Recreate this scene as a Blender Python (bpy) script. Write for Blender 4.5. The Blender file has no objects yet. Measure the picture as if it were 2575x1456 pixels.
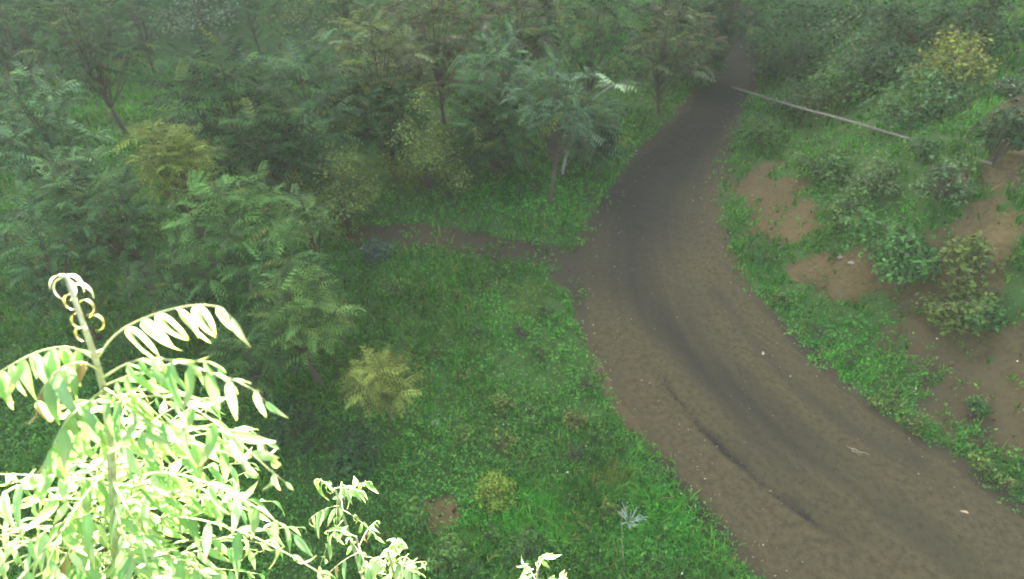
import bpy, math, random
import numpy as np
from mathutils import Vector, Matrix, Quaternion

R = random.Random(7)
N = np.random.default_rng(7)
scene = bpy.context.scene
COL = scene.collection
rad = math.radians

# ------------------------------------------------------------------ camera
CAM_Z, PITCH = 9.0, 40.0
FPX = 1533.0                                   # focal length, in pixels of a 2575 px wide picture
cam_d = bpy.data.cameras.new('camera')
cam = bpy.data.objects.new('camera', cam_d)
COL.objects.link(cam)
cam.location = (0, 0, CAM_Z)
cam.rotation_euler = (rad(90 - PITCH), 0, 0)
cam_d.sensor_width = 36.0
cam_d.lens = 36.0 * FPX / 2575.0
cam_d.clip_start = 0.05
cam_d.clip_end = 1500
cam_d.dof.use_dof = True
cam_d.dof.focus_distance = 4.0
cam_d.dof.aperture_fstop = cam_d.lens / 1000 / 0.015
scene.camera = cam

# ------------------------------------------------------------------ light
SUN_EL, SUN_AZ = 30.0, -12.0
world = bpy.data.worlds.new('World')
scene.world = world
world.use_nodes = True
wn = world.node_tree
wn.nodes.clear()
sky = wn.nodes.new('ShaderNodeTexSky')
sky.sky_type = 'NISHITA'
sky.sun_disc = False
sky.sun_elevation = rad(SUN_EL)
sky.sun_rotation = rad(SUN_AZ)
sky.dust_density = 4.0
sky.ozone_density = 0.5
bg = wn.nodes.new('ShaderNodeBackground')
bg.inputs['Strength'].default_value = 0.05
wo = wn.nodes.new('ShaderNodeOutputWorld')
wn.links.new(sky.outputs[0], bg.inputs[0])
wn.links.new(bg.outputs[0], wo.inputs[0])
sun_d = bpy.data.lights.new('sun', 'SUN')
sun_d.energy = 5.0
sun_d.angle = rad(0.5)
sun_d.color = (1.0, 0.97, 0.92)
sun = bpy.data.objects.new('sun', sun_d)
COL.objects.link(sun)
to_sun = Vector((math.sin(rad(SUN_AZ)) * math.cos(rad(SUN_EL)), math.cos(rad(SUN_AZ)) * math.cos(rad(SUN_EL)), math.sin(rad(SUN_EL))))
sun.rotation_euler = (-to_sun).to_track_quat('-Z', 'Y').to_euler()
sun.location = to_sun * 150

vs = scene.view_settings
vs.view_transform = 'Standard'
vs.look = 'None'
vs.gamma = 1.0
vs.use_curve_mapping = False
vs.exposure = 4.05
scene.cycles.use_denoising = True
scene.cycles.max_bounces = 8
scene.cycles.diffuse_bounces = 4
scene.cycles.volume_bounces = 1
scene.cycles.transparent_max_bounces = 8
scene.cycles.use_adaptive_sampling = False

# ------------------------------------------------------------------ helpers
FWD = np.array((0, math.cos(rad(PITCH)), -math.sin(rad(PITCH))))
UP = np.array((0, math.sin(rad(PITCH)), math.cos(rad(PITCH))))
RIGHT = np.array((1.0, 0, 0))
EYE = np.array((0, 0, CAM_Z))

def ray(px, py):
    return FWD + (px - 1287.5) / FPX * RIGHT + (728 - py) / FPX * UP

def at_depth(px, py, d):
    return EYE + d * ray(px, py)

def on_plane(px, py, z=0.0):
    r = ray(px, py)
    return EYE + r * ((z - CAM_Z) / r[2])

def smooth(a, b, x):
    t = np.clip((x - a) / (b - a), 0, 1)
    return t * t * (3 - 2 * t)

def waves(x, y, f, seed, n=5):
    g = np.random.default_rng(seed)
    out = 0
    for k in range(n):
        a = g.uniform(0, 2 * math.pi)
        ff = f * (1.0 + 0.55 * k)
        out = out + np.sin(ff * (x * math.cos(a) + y * math.sin(a)) + g.uniform(0, 6.3) + 0.7 * np.sin(ff * 0.6 * (y * math.cos(a) - x * math.sin(a)))) / (1 + 0.5 * k)
    return out / 2.2

# the dirt track: its two edges, on the ground
LEFT_PX = [(2260, 1760), (2060, 1580), (1940, 1456), (1850, 1360), (1760, 1265), (1630, 1110), (1560, 1020), (1500, 900), (1470, 800), (1462, 690), (1482, 580), (1525, 500), (1580, 430), (1640, 360), (1700, 300), (1755, 240), (1790, 180), (1800, 120), (1785, 60), (1760, 0)]
RIGHT_PX = [(3150, 1700), (2900, 1530), (2740, 1410), (2575, 1290), (2330, 1130), (2200, 1040), (2080, 945), (1960, 830), (1870, 720), (1812, 620), (1785, 530), (1790, 450), (1815, 380), (1838, 320), (1862, 265), (1888, 215), (1905, 160), (1905, 105), (1885, 50), (1858, 0)]

def resample(p, n):
    p = np.asarray(p, float)
    for _ in range(2):                                      # round the corners
        q = [p[0]]
        for a, b in zip(p[:-1], p[1:]):
            q += [a * .75 + b * .25, a * .25 + b * .75]
        q.append(p[-1])
        p = np.array(q)
    s = np.concatenate([[0], np.cumsum(np.linalg.norm(np.diff(p, axis=0), axis=1))])
    t = np.linspace(0, s[-1], n)
    return np.stack([np.interp(t, s, p[:, k]) for k in range(p.shape[1])], 1)

ROWS = 520
EDGE_L = resample([on_plane(*p)[:2] for p in LEFT_PX], ROWS)
EDGE_R = resample([on_plane(*p)[:2] for p in RIGHT_PX], ROWS)
MID = (EDGE_L + EDGE_R) / 2
_s = slice(0, ROWS, 6)
MIDC, HALFW = MID[_s], np.linalg.norm(EDGE_L - EDGE_R, axis=1)[_s] / 2
_tan = np.gradient(MIDC, axis=0)
_tan /= np.linalg.norm(_tan, axis=1)[:, None]

def dist_line(x, y, line):
    x, y = np.asarray(x, float), np.asarray(y, float)
    best = np.full(x.shape, 1e9)
    for a, b in zip(line[:-1], line[1:]):
        d = b - a
        L = d @ d + 1e-12
        t = np.clip(((x - a[0]) * d[0] + (y - a[1]) * d[1]) / L, 0, 1)
        best = np.minimum(best, np.hypot(x - a[0] - t * d[0], y - a[1] - t * d[1]))
    return best

def track_side(x, y):
    """distance outside the track edge (negative on the track) and side (+1 on the bank side)"""
    x, y = np.asarray(x, float), np.asarray(y, float)
    best = np.full(x.shape, 1e9)
    dl = dist_line(x, y, EDGE_L[::8]); dr = dist_line(x, y, EDGE_R[::8])
    side = np.zeros(x.shape)
    for k in range(len(MIDC)):
        d = np.hypot(x - MIDC[k, 0], y - MIDC[k, 1])
        m = d < best
        best = np.where(m, d, best)
        cr = _tan[k, 0] * (y - MIDC[k, 1]) - _tan[k, 1] * (x - MIDC[k, 0])
        side = np.where(m, np.where(cr < 0, 1.0, -1.0), side)
    # inside test by the two edges: a point on the track is nearer the middle than its own edge is
    w = 0.0
    inside = inside_poly(x, y, np.concatenate([EDGE_L[::8], EDGE_R[::8][::-1]]))
    d = np.minimum(dl, dr)
    return np.where(inside, -d, d), side

def inside_poly(x, y, poly):
    ins = np.zeros(np.shape(x), bool)
    px, py = poly[:, 0], poly[:, 1]
    j = len(poly) - 1
    for i in range(len(poly)):
        if py[i] != py[j]:
            c = ((py[i] > y) != (py[j] > y)) & (x < (px[j] - px[i]) * (y - py[i]) / (py[j] - py[i]) + px[i])
            ins ^= c
        j = i
    return ins

ADDED_HILL = 62.0

def height(x, y, with_track=None):
    x, y = np.asarray(x, float), np.asarray(y, float)
    d, side = track_side(x, y) if with_track is None else with_track
    z = 0.10 * waves(x, y, 0.55, 3) * smooth(0.2, 2.5, d) + 0.025 * waves(x, y, 2.6, 4) * smooth(0.0, 0.6, d)
    z = z + np.where(side > 0, 2.7 * smooth(0.7, 6.0, d) + 0.14 * waves(x, y, 1.3, 8) * smooth(.8, 2.5, d) - .12 * np.abs(np.sin(2.6 * (.85 * y - .5 * x) + 1.2 * waves(x, y, .9, 9))) ** .5 * smooth(1.6, 3, d) * smooth(8, 6, d), 0)
    hollow = smooth(-1, -14, x)
    z = z - 6.5 * smooth(15, 44, y) * hollow
    z = z - 0.06 * smooth(0.05, -0.25, d)
    t = np.maximum(y - 50, 0)
    z = np.minimum(z + 1.43 * (np.sqrt(t * t + 9) - 3), ADDED_HILL)        # added hill beyond the frame, its crest shaped to shade the slope
    return z

def ground_at(px, py):
    r = ray(px, py)
    t = np.linspace(4, 90, 900)
    P = EYE[None] + t[:, None] * r[None]
    h = height(P[:, 0], P[:, 1])
    k = np.argmax(P[:, 2] < h)
    a, b = P[k - 1], P[k]
    fa, fb = a[2] - h[k - 1], b[2] - h[k]
    q = a + (b - a) * fa / (fa - fb)
    q[2] = float(height(q[0], q[1]))
    return q

class Blob:
    """an ellipse on the ground, from its centre and reach in the picture"""
    def __init__(s, px, py, rx, ry):
        s.c = ground_at(px, py)[:2]
        a = ground_at(px + rx, py)[:2] - s.c
        b = ground_at(px, py - ry)[:2] - s.c
        s.inv = np.linalg.inv(np.array([a, b]).T)
    def __call__(s, x, y):
        q0 = s.inv[0, 0] * (x - s.c[0]) + s.inv[0, 1] * (y - s.c[1])
        q1 = s.inv[1, 0] * (x - s.c[0]) + s.inv[1, 1] * (y - s.c[1])
        return np.hypot(q0, q1)

def mesh_np(name, V, F, col=None, smooth_shade=False):
    """F: (n,3) or (n,4) array, or list of such"""
    me = bpy.data.meshes.new(name)
    V = np.asarray(V, np.float32)
    Fs = F if isinstance(F, list) else [F]
    Fs = [np.asarray(f, np.int32) for f in Fs if len(f)]
    me.vertices.add(len(V))
    me.vertices.foreach_set('co', V.ravel())
    loops = np.concatenate([f.ravel() for f in Fs])
    tot = np.concatenate([np.full(len(f), f.shape[1], np.int32) for f in Fs])
    start = np.concatenate([[0], np.cumsum(tot)[:-1]]).astype(np.int32)
    me.loops.add(len(loops))
    me.loops.foreach_set('vertex_index', loops)
    me.polygons.add(len(tot))
    me.polygons.foreach_set('loop_start', start)
    me.polygons.foreach_set('loop_total', tot)
    if smooth_shade:
        me.polygons.foreach_set('use_smooth', np.ones(len(tot), bool))
    me.update(calc_edges=True)
    if col is not None:
        c = np.ones((len(V), 4), np.float32)
        col = np.asarray(col, np.float32)
        c[:, :col.shape[1]] = col
        at = me.attributes.new('tint', 'FLOAT_COLOR', 'POINT')
        at.data.foreach_set('color', c.ravel())
    return me

def link(name, me, mat=None, parent=None, loc=None):
    o = bpy.data.objects.new(name, me)
    COL.objects.link(o)
    if mat is not None and me is not None and not me.materials:
        me.materials.append(mat)
    if parent is not None:
        o.parent = parent
    if loc is not None:
        o.location = loc
    return o

def tag(o, label=None, cat=None, group=None, kind=None):
    for k, v in (('label', label), ('category', cat), ('group', group), ('kind', kind)):
        if v:
            o[k] = v
    return o

class Acc:
    """collects geometry for one mesh"""
    def __init__(s):
        s.V, s.T, s.Q, s.C, s.n = [], [], [], [], 0
    def add(s, V, F, c):
        V = np.asarray(V, float); F = np.asarray(F, int)
        s.V.append(V)
        (s.T if F.shape[1] == 3 else s.Q).append(F + s.n)
        c = np.asarray(c, float)
        s.C.append(np.broadcast_to(c, (len(V), 3)) if c.ndim == 1 else c)
        s.n += len(V)
    def tube(s, pts, radii, c, sides=6):
        pts = np.asarray(pts, float); n = len(pts)
        radii = np.broadcast_to(np.asarray(radii, float), (n,))
        tg = np.gradient(pts, axis=0)
        tg /= np.linalg.norm(tg, axis=1)[:, None] + 1e-12
        ref = np.array((0.31, 0.9, 0.2)) if abs(tg[0, 2]) > .7 else np.array((0, 0.1, 1.0))
        V = []
        for i in range(n):
            a = np.cross(tg[i], ref); a /= np.linalg.norm(a) + 1e-12
            b = np.cross(tg[i], a)
            for k in range(sides):
                th = 2 * math.pi * k / sides
                V.append(pts[i] + radii[i] * (math.cos(th) * a + math.sin(th) * b))
        F = [(i * sides + k, i * sides + (k + 1) % sides, (i + 1) * sides + (k + 1) % sides, (i + 1) * sides + k) for i in range(n - 1) for k in range(sides)]
        V += [pts[0], pts[-1]]
        s.add(V, F, c)
        e = s.n
        base = e - len(V)
        caps = [(base + (k + 1) % sides, base + k, e - 2) for k in range(sides)] + [(base + (n - 1) * sides + k, base + (n - 1) * sides + (k + 1) % sides, e - 1) for k in range(sides)]
        s.T.append(np.array(caps))
    def mesh(s, name, smooth_shade=False):
        F = []
        if s.T: F.append(np.concatenate(s.T))
        if s.Q: F.append(np.concatenate(s.Q))
        return mesh_np(name, np.concatenate(s.V), F, np.concatenate(s.C), smooth_shade)

def bezier(a, b, c, n):
    t = np.linspace(0, 1, n)[:, None]
    a, b, c = (np.asarray(v, float) for v in (a, b, c))
    return a * (1 - t) ** 2 + 2 * b * t * (1 - t) + c * t * t

# ------------------------------------------------------------------ materials
def new_mat(name):
    m = bpy.data.materials.new(name)
    m.use_nodes = True
    nt = m.node_tree
    nt.nodes.clear()
    return m, nt, nt.nodes.new('ShaderNodeOutputMaterial')

def leaf_mat(name, trans=0.35, rough=0.5, spec=0.18, vary=0.35, scale=6.0, ttint=(1.5, 1.5, .7)):
    m, nt, out = new_mat(name)
    n, l = nt.nodes, nt.links
    at = n.new('ShaderNodeAttribute'); at.attribute_name = 'tint'
    tc = n.new('ShaderNodeTexCoord')
    nz = n.new('ShaderNodeTexNoise'); nz.inputs['Scale'].default_value = scale; nz.inputs['Detail'].default_value = 3
    l.new(tc.outputs['Object'], nz.inputs['Vector'])
    mr = n.new('ShaderNodeMapRange'); mr.inputs['From Min'].default_value = .3; mr.inputs['From Max'].default_value = .7
    mr.inputs['To Min'].default_value = 1 - vary; mr.inputs['To Max'].default_value = 1 + vary
    l.new(nz.outputs['Fac'], mr.inputs['Value'])
    mul = n.new('ShaderNodeVectorMath'); mul.operation = 'SCALE'
    l.new(at.outputs['Color'], mul.inputs[0]); l.new(mr.outputs[0], mul.inputs['Scale'])
    p = n.new('ShaderNodeBsdfPrincipled'); p.inputs['Roughness'].default_value = rough; p.inputs['Specular IOR Level'].default_value = spec
    l.new(mul.outputs[0], p.inputs['Base Color'])
    tr = n.new('ShaderNodeBsdfTranslucent')
    tm = n.new('ShaderNodeVectorMath'); tm.operation = 'MULTIPLY'; tm.inputs[1].default_value = ttint
    l.new(mul.outputs[0], tm.inputs[0]); l.new(tm.outputs[0], tr.inputs['Color'])
    mx = n.new('ShaderNodeMixShader'); mx.inputs[0].default_value = trans
    l.new(p.outputs[0], mx.inputs[1]); l.new(tr.outputs[0], mx.inputs[2]); l.new(mx.outputs[0], out.inputs['Surface'])
    return m

def solid_mat(name, color, rough=.8, scale=8.0, vary=.3, bump=.3, attr=False):
    m, nt, out = new_mat(name)
    n, l = nt.nodes, nt.links
    tc = n.new('ShaderNodeTexCoord')
    nz = n.new('ShaderNodeTexNoise'); nz.inputs['Scale'].default_value = scale; nz.inputs['Detail'].default_value = 6
    l.new(tc.outputs['Object'], nz.inputs['Vector'])
    mr = n.new('ShaderNodeMapRange'); mr.inputs['From Min'].default_value = .3; mr.inputs['From Max'].default_value = .7
    mr.inputs['To Min'].default_value = 1 - vary; mr.inputs['To Max'].default_value = 1 + vary
    l.new(nz.outputs['Fac'], mr.inputs['Value'])
    mul = n.new('ShaderNodeVectorMath'); mul.operation = 'SCALE'
    if attr:
        at = n.new('ShaderNodeAttribute'); at.attribute_name = 'tint'
        l.new(at.outputs['Color'], mul.inputs[0])
    else:
        mul.inputs[0].default_value = color
    l.new(mr.outputs[0], mul.inputs['Scale'])
    p = n.new('ShaderNodeBsdfPrincipled'); p.inputs['Roughness'].default_value = rough
    p.inputs['Specular IOR Level'].default_value = .25
    l.new(mul.outputs[0], p.inputs['Base Color'])
    b = n.new('ShaderNodeBump'); b.inputs['Strength'].default_value = bump; b.inputs['Distance'].default_value = .02
    l.new(nz.outputs['Fac'], b.inputs['Height']); l.new(b.outputs[0], p.inputs['Normal'])
    l.new(p.outputs[0], out.inputs['Surface'])
    return m

def earth_mat(name, dry, wet_shade, green=None):
    """soil: 'tint' red = wetness plus any painted shade, green = moss cover"""
    m, nt, out = new_mat(name)
    n, l = nt.nodes, nt.links
    tc = n.new('ShaderNodeTexCoord')
    def noise(scale, detail=6, rough=.6):
        z = n.new('ShaderNodeTexNoise'); z.inputs['Scale'].default_value = scale; z.inputs['Detail'].default_value = detail; z.inputs['Roughness'].default_value = rough
        l.new(tc.outputs['Object'], z.inputs['Vector']); return z
    def math_(op, a, b):
        q = n.new('ShaderNodeMath'); q.operation = op; q.use_clamp = op in ('ADD', 'MULTIPLY') 
        for i, v in enumerate((a, b)):
            if isinstance(v, (int, float)): q.inputs[i].default_value = v
            else: l.new(v, q.inputs[i])
        return q.outputs[0]
    at = n.new('ShaderNodeAttribute'); at.attribute_name = 'tint'
    sp = n.new('ShaderNodeSeparateColor'); l.new(at.outputs['Color'], sp.inputs[0])
    n1, n2, n3 = noise(1.3), noise(9), noise(60, 3)
    def mixc(f, a, b):
        q = n.new('ShaderNodeMix'); q.data_type = 'RGBA'
        l.new(f, q.inputs['Factor'])
        for i, v in ((6, a), (7, b)):
            if isinstance(v, tuple): q.inputs[i].default_value = (*v, 1)
            else: l.new(v, q.inputs[i])
        return q.outputs[2]
    def ramp(v, a, b):
        q = n.new('ShaderNodeMapRange'); q.inputs['From Min'].default_value = a; q.inputs['From Max'].default_value = b
        l.new(v, q.inputs['Value']); return q.outputs[0]
    base = mixc(ramp(n2.outputs['Fac'], .35, .68), tuple(c * .6 for c in dry), tuple(c * 1.3 for c in dry))
    base = mixc(ramp(n3.outputs['Fac'], .55, .75), base, tuple(c * 1.55 for c in dry))
    wf = ramp(math_('ADD', sp.outputs[0], math_('MULTIPLY', math_('SUBTRACT', n2.outputs['Fac'], .5), .9)), .1, .9)
    c = mixc(wf, base, wet_shade)
    if green:
        gf = ramp(math_('ADD', sp.outputs[1], math_('SUBTRACT', n2.outputs['Fac'], .5)), .3, .6)
        c = mixc(gf, c, mixc(ramp(n3.outputs['Fac'], .35, .65), tuple(g * .6 for g in green), tuple(g * 1.3 for g in green)))
    p = n.new('ShaderNodeBsdfPrincipled'); p.inputs['Specular IOR Level'].default_value = .3
    l.new(c, p.inputs['Base Color'])
    rr = n.new('ShaderNodeMapRange'); rr.inputs['To Min'].default_value = .95; rr.inputs['To Max'].default_value = .85
    l.new(sp.outputs[0], rr.inputs['Value']); l.new(rr.outputs[0], p.inputs['Roughness'])
    hsum = math_('ADD', math_('MULTIPLY', n2.outputs['Fac'], .7), math_('MULTIPLY', n3.outputs['Fac'], .3))
    b = n.new('ShaderNodeBump'); b.inputs['Strength'].default_value = .6; b.inputs['Distance'].default_value = .04
    l.new(hsum, b.inputs['Height']); l.new(b.outputs[0], p.inputs['Normal'])
    l.new(p.outputs[0], out.inputs['Surface'])
    return m

M_LEAF = leaf_mat('leaf')
M_NEAR = leaf_mat('near leaf', trans=.42, rough=.33, spec=.6, vary=.2, scale=9, ttint=(1.1, 1.35, .8))
M_GRASS = leaf_mat('grass blade', trans=.45, rough=.6, spec=.1, vary=.4, scale=1.2)
M_BARK = solid_mat('bark', (.075, .062, .042), scale=25, vary=.4, bump=.6)
M_STEM = solid_mat('green stem', (.2, .2, .1), scale=20, attr=True)
M_POLE = solid_mat('weathered wood', (.17, .16, .125), scale=12, vary=.25)
M_STONE = solid_mat('stone', (.3, .28, .25), scale=14, vary=.35, bump=.6)
M_DRY = solid_mat('dry plant', (.3, .2, .1), scale=30, vary=.3, attr=True)
M_GROUND = earth_mat('ground soil', (.088, .066, .025), (.03, .025, .012), (.035, .085, .015))
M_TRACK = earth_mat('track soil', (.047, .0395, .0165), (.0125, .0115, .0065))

# ------------------------------------------------------------------ ground
SOIL = [Blob(*b) for b in ((1930, 490, 110, 70), (2090, 690, 150, 60), (2330, 800, 95, 150), (2455, 900, 130, 110), (2420, 1010, 160, 70),
        (2545, 1060, 110, 100), (2200, 640, 110, 40), (2400, 760, 120, 110), (2540, 960, 110, 100), (2560, 330, 60, 110), (2480, 640, 90, 120), (2340, 640, 60, 60), (1990, 580, 90, 30),
        (1105, 1300, 45, 45), (1440, 690, 45, 50), (2500, 440, 60, 50), (2400, 450, 50, 25))]
PATH_PX = [(1490, 640), (1400, 640), (1300, 632), (1200, 615), (1100, 600), (1000, 597), (900, 600)]
PATH = resample([ground_at(*p)[:2] for p in PATH_PX], 40)

def bare(x, y, d, side):
    f = np.full(np.shape(x), 9.0)
    for s in SOIL:
        f = np.minimum(f, s(x, y))
    f = f + .45 * waves(x, y, 2.1, 21) + .3 * waves(x, y, 6, 22) + .2 * waves(x, y, 14, 23)
    b = smooth(1.45, .45, f)
    pd = dist_line(x, y, PATH) / (.6 + .25 * waves(x, y, 1.5, 12))
    b = np.maximum(b, .8 * smooth(1.15, .6, pd))
    b = np.maximum(b, .75 * smooth(.55 + .3 * waves(x, y, 1.4, 13), 0, d))
    return b

def axis(lo, f0, f1, hi, step):
    fine = np.arange(f0, f1, step)
    a = f0 - np.geomspace(step, f0 - lo, 34)[::-1]
    b = fine[-1] + np.geomspace(step, hi - fine[-1], 34)
    return np.concatenate([a, fine, b])

gx = axis(-260, -21, 23, 260, .13)
gy = axis(-160, 3, 37, 320, .13)
gy = np.concatenate([gy[gy < 37], np.arange(37, 98, .8), np.geomspace(98, 320, 14)])
X, Y = np.meshgrid(gx, gy)
TS = track_side(X.ravel(), Y.ravel())
Z = height(X.ravel(), Y.ravel(), TS)
B = bare(X.ravel(), Y.ravel(), *TS)
nx, ny = len(gx), len(gy)
ii = (np.arange(ny - 1)[:, None] * nx + np.arange(nx - 1)[None]).ravel()
F = np.stack([ii, ii + 1, ii + 1 + nx, ii + nx], 1)
wetg = .25 + .35 * waves(X.ravel(), Y.ravel(), .8, 31)
wetg = np.clip(wetg + .55 * smooth(1.0, .1, TS[0]) + .5 * smooth(1.2, .5, dist_line(X.ravel(), Y.ravel(), PATH)) - .3 * smooth(1.5, 3.5, TS[0]) * (TS[1] > 0), 0, 1)
me = mesh_np('ground', np.stack([X.ravel(), Y.ravel(), Z], 1), F, np.stack([wetg, np.clip(1 - B * 1.15 + .12 * waves(X.ravel(), Y.ravel(), 6, 33), 0, 1), 0 * Z], 1), True)
tag(link('ground', me, M_GROUND), kind='structure')

# track: a sheet with ruts between its two edges
cols = 64
t = np.linspace(0, 1, cols)
P = EDGE_L[:, None, :] * (1 - t)[None, :, None] + EDGE_R[:, None, :] * t[None, :, None]
out = np.where(t < .5, -1, 1) * smooth(.42, .5, np.abs(t - .5)) 
dirv = (EDGE_R - EDGE_L); dirv /= np.linalg.norm(dirv, axis=1)[:, None]
P = P + dirv[:, None, :] * (out * .22)[None, :, None]
px_, py_ = P[..., 0].ravel(), P[..., 1].ravel()
along = np.repeat(np.linspace(0, 1, ROWS), cols)
wline = lambda pts: resample([on_plane(*p)[:2] for p in pts], 60)
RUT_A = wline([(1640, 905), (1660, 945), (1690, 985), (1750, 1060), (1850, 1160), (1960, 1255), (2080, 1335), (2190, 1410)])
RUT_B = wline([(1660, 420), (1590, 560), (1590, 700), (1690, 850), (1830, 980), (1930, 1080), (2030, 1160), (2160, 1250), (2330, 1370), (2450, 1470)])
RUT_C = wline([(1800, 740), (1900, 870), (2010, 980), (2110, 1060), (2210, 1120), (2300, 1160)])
da, db, dc = (dist_line(px_, py_, L) for L in (RUT_A, RUT_B, RUT_C))
n1 = waves(px_, py_, 1.1, 41); n2 = waves(px_, py_, 5, 42); n3 = waves(px_, py_, 14, 43)
across = np.tile(t, ROWS) + .03 * n1
streak = .55 * waves(across * 24, along * 7, 1.0, 45) + .45 * waves(across * 60, along * 16, 1.0, 46)
zt = .012 - .008 * streak + .018 * n1 + .007 * n2 + .004 * n3
taper = smooth(RUT_A[-1, 1], RUT_A[-1, 1] + .9, py_) * smooth(RUT_A[0, 1], RUT_A[0, 1] - 1.0, py_)
rag = taper * np.clip(.95 + .45 * waves(px_, py_, 2.2, 44),   .5, 1.2)
zt -= .06 * rag * np.exp(-(da / np.maximum(.02, .04 + .06 * rag + .04 * n2 + .02 * n3)) ** 2) - .025 * np.exp(-((da - .2) / .12) ** 2)
zt -= .05 * np.exp(-(db / .3) ** 2) + .02 * np.exp(-(dc / .2) ** 2)
edge = np.abs(np.tile(t, ROWS) - .5)
zt -= .16 * smooth(.455, .5, edge + .012 * n2)
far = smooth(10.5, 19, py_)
wet_shade = (.35 + .4 * smooth(5.5, 8, py_)) * np.exp(-(db / (.52 + .12 * n1 + .75 * smooth(8.5, 13, py_))) ** 2) + 1.0 * rag * np.exp(-(da / np.maximum(.02, .045 + .06 * rag + .045 * n2 + .035 * n3)) ** 2) + .3 * taper * np.exp(-(dist_line(px_, py_, RUT_A + np.array((.28, .05))) / .1) ** 2) + .35 * np.exp(-(dc / .22) ** 2)  # wet mud, with shade painted into the same dark bands
wet_shade = wet_shade + .9 * smooth(16, 22, py_) + .55 * far * smooth(.5, .25, edge + .05 * n1) + .1 * n1 + .22 * streak  # far end darkened across its width as painted tree shade
i2 = (np.arange(ROWS - 1)[:, None] * cols + np.arange(cols - 1)[None]).ravel()
F2 = np.stack([i2, i2 + 1, i2 + 1 + cols, i2 + cols], 1)
me = mesh_np('dirt_track', np.stack([px_, py_, zt], 1), F2, np.stack([np.clip(wet_shade, 0, 1), 0 * zt, 0 * zt], 1), True)
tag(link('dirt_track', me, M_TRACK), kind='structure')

# ------------------------------------------------------------------ grass and low weeds (uncountable)
def scatter(n, x0, x1, y0, y1):
    """random ground points seen by the camera, denser nearer"""
    yy = y0 * (y1 / y0) ** N.random(n)
    w = (yy * .9 + 5.5)
    xx = N.uniform(-1, 1, n) * w
    m = (xx > x0) & (xx < x1)
    return xx[m], yy[m]

GREENS = np.array([(.044, .17, .02), (.06, .195, .024), (.036, .145, .028), (.088, .21, .03), (.048, .165, .035)])
YELL = [Blob(*b) for b in ((1330, 760, 60, 50), (960, 960, 110, 70), (860, 470, 100, 100), (1070, 380, 120, 110), (2400, 170, 90, 90), (2470, 640, 80, 90), (1450, 1060, 40, 25), (1540, 1210, 50, 30))]
LUSH = [Blob(*b) for b in ((1330, 480, 220, 70), (1950, 720, 130, 80), (1330, 760, 120, 90), (2120, 880, 120, 110), (1300, 1300, 200, 100), (1650, 1340, 160, 110), (2260, 580, 110, 60))]

def grow(n, y0, y1, thin):
    x, y = scatter(n, -40, 40, y0, y1)
    ts = track_side(x, y)
    d = ts[0]
    b = bare(x, y, *ts)
    keep = (d > .02 + .17 * waves(x, y, 1.7, 55) + .13 * waves(x, y, 5, 56) + .08 * waves(x, y, 13, 57)) & (N.random(len(x)) > smooth(.15, 1.0, b) * thin)
    patch = .5 + .5 * waves(x, y, 1.0, 61)
    keep &= N.random(len(x)) < .45 + .6 * patch
    x, y = x[keep], y[keep]
    ts = (ts[0][keep], ts[1][keep])
    return x, y, height(x, y, ts), ts[0], b[keep]

def green_for(x, y):
    k = N.integers(0, len(GREENS), len(x))
    c = GREENS[k] * (.45 + 1.1 * N.random((len(x), 1)) ** 1.4)
    c = c * (1 + .3 * waves(x, y, .7, 71))[:, None]
    lush = np.min([b(x, y) for b in LUSH], axis=0)
    c = c * (1 + .35 * smooth(1.3, .4, lush))[:, None] * (1 - np.outer(smooth(1.3, .4, lush), (.25, 0, .2)))
    yl = smooth(1.3, .5, np.min([b(x, y) for b in YELL], axis=0))
    c = c * (1 - .55 * yl[:, None]) + .55 * yl[:, None] * np.array((.13, .15, .035))
    return c

def grass_mesh(n, y0, y1):
    x, y, z, d, b = grow(n, y0, y1, .97)
    k = 5                                                     # blades to a tuft
    x, y, z, d = (np.repeat(a, k) for a in (x, y, z, d))
    c = green_for(x, y)
    m = len(x)
    x = x + N.normal(0, .035, m); y = y + N.normal(0, .035, m)
    hgt = (.06 + .17 * N.random(m) ** 1.8) * (1 + .55 * waves(x, y, .9, 81) + .3 * waves(x, y, 3.1, 83)).clip(.3) * (.6 + .4 * smooth(0, .8, d)) * (1 + .012 * y)
    wdt = (.006 + .006 * N.random(m)) * (1 + y / 22)
    a = N.uniform(0, 2 * math.pi, m)
    lean = hgt * N.uniform(.25, 1.1, m)
    ca, sa = np.cos(a), np.sin(a)
    base = np.stack([x, y, z - .01], 1)
    sd = np.stack([-sa, ca, 0 * a], 1) * wdt[:, None]
    fw = np.stack([ca, sa, 0 * a], 1)
    mid = base + fw * (lean * .35)[:, None] + np.array((0, 0, 1)) * (hgt * .65)[:, None]
    tip = base + fw * lean[:, None] + np.array((0, 0, 1)) * hgt[:, None]
    V = np.stack([base - sd, base + sd, mid + sd * .8, mid - sd * .8, tip], 1).reshape(-1, 3)
    o = np.arange(m)[:, None] * 5
    Q = np.concatenate([o, o + 1, o + 2, o + 3], 1)
    T = np.concatenate([o + 3, o + 2, o + 4], 1)
    dry = N.random(m) < .03
    c[dry] = (.2, .17, .07)
    return mesh_np('grass', V, [Q, T], np.repeat(c, 5, axis=0))

def weed_mesh(n, y0, y1):
    """flat little leaves held just above the ground"""
    x, y, z, d, b = grow(n, y0, y1, .9)
    k = 6
    x, y, z, d = (np.repeat(a, k) for a in (x, y, z, d))
    m = len(x)
    c = green_for(x, y) * 1.05
    x = x + N.normal(0, .06, m); y = y + N.normal(0, .06, m)
    hz = N.uniform(.02, .17, m) * (1 + .5 * waves(x, y, 1.2, 82)) * (.5 + .5 * smooth(0, 1, d))
    ctr = np.stack([x, y, z + hz], 1)
    return leaf_quads(ctr, (.014 + .022 * N.random(m)) * (1 + y / 26), c, 'ground_cover', tilt=.6)

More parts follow.
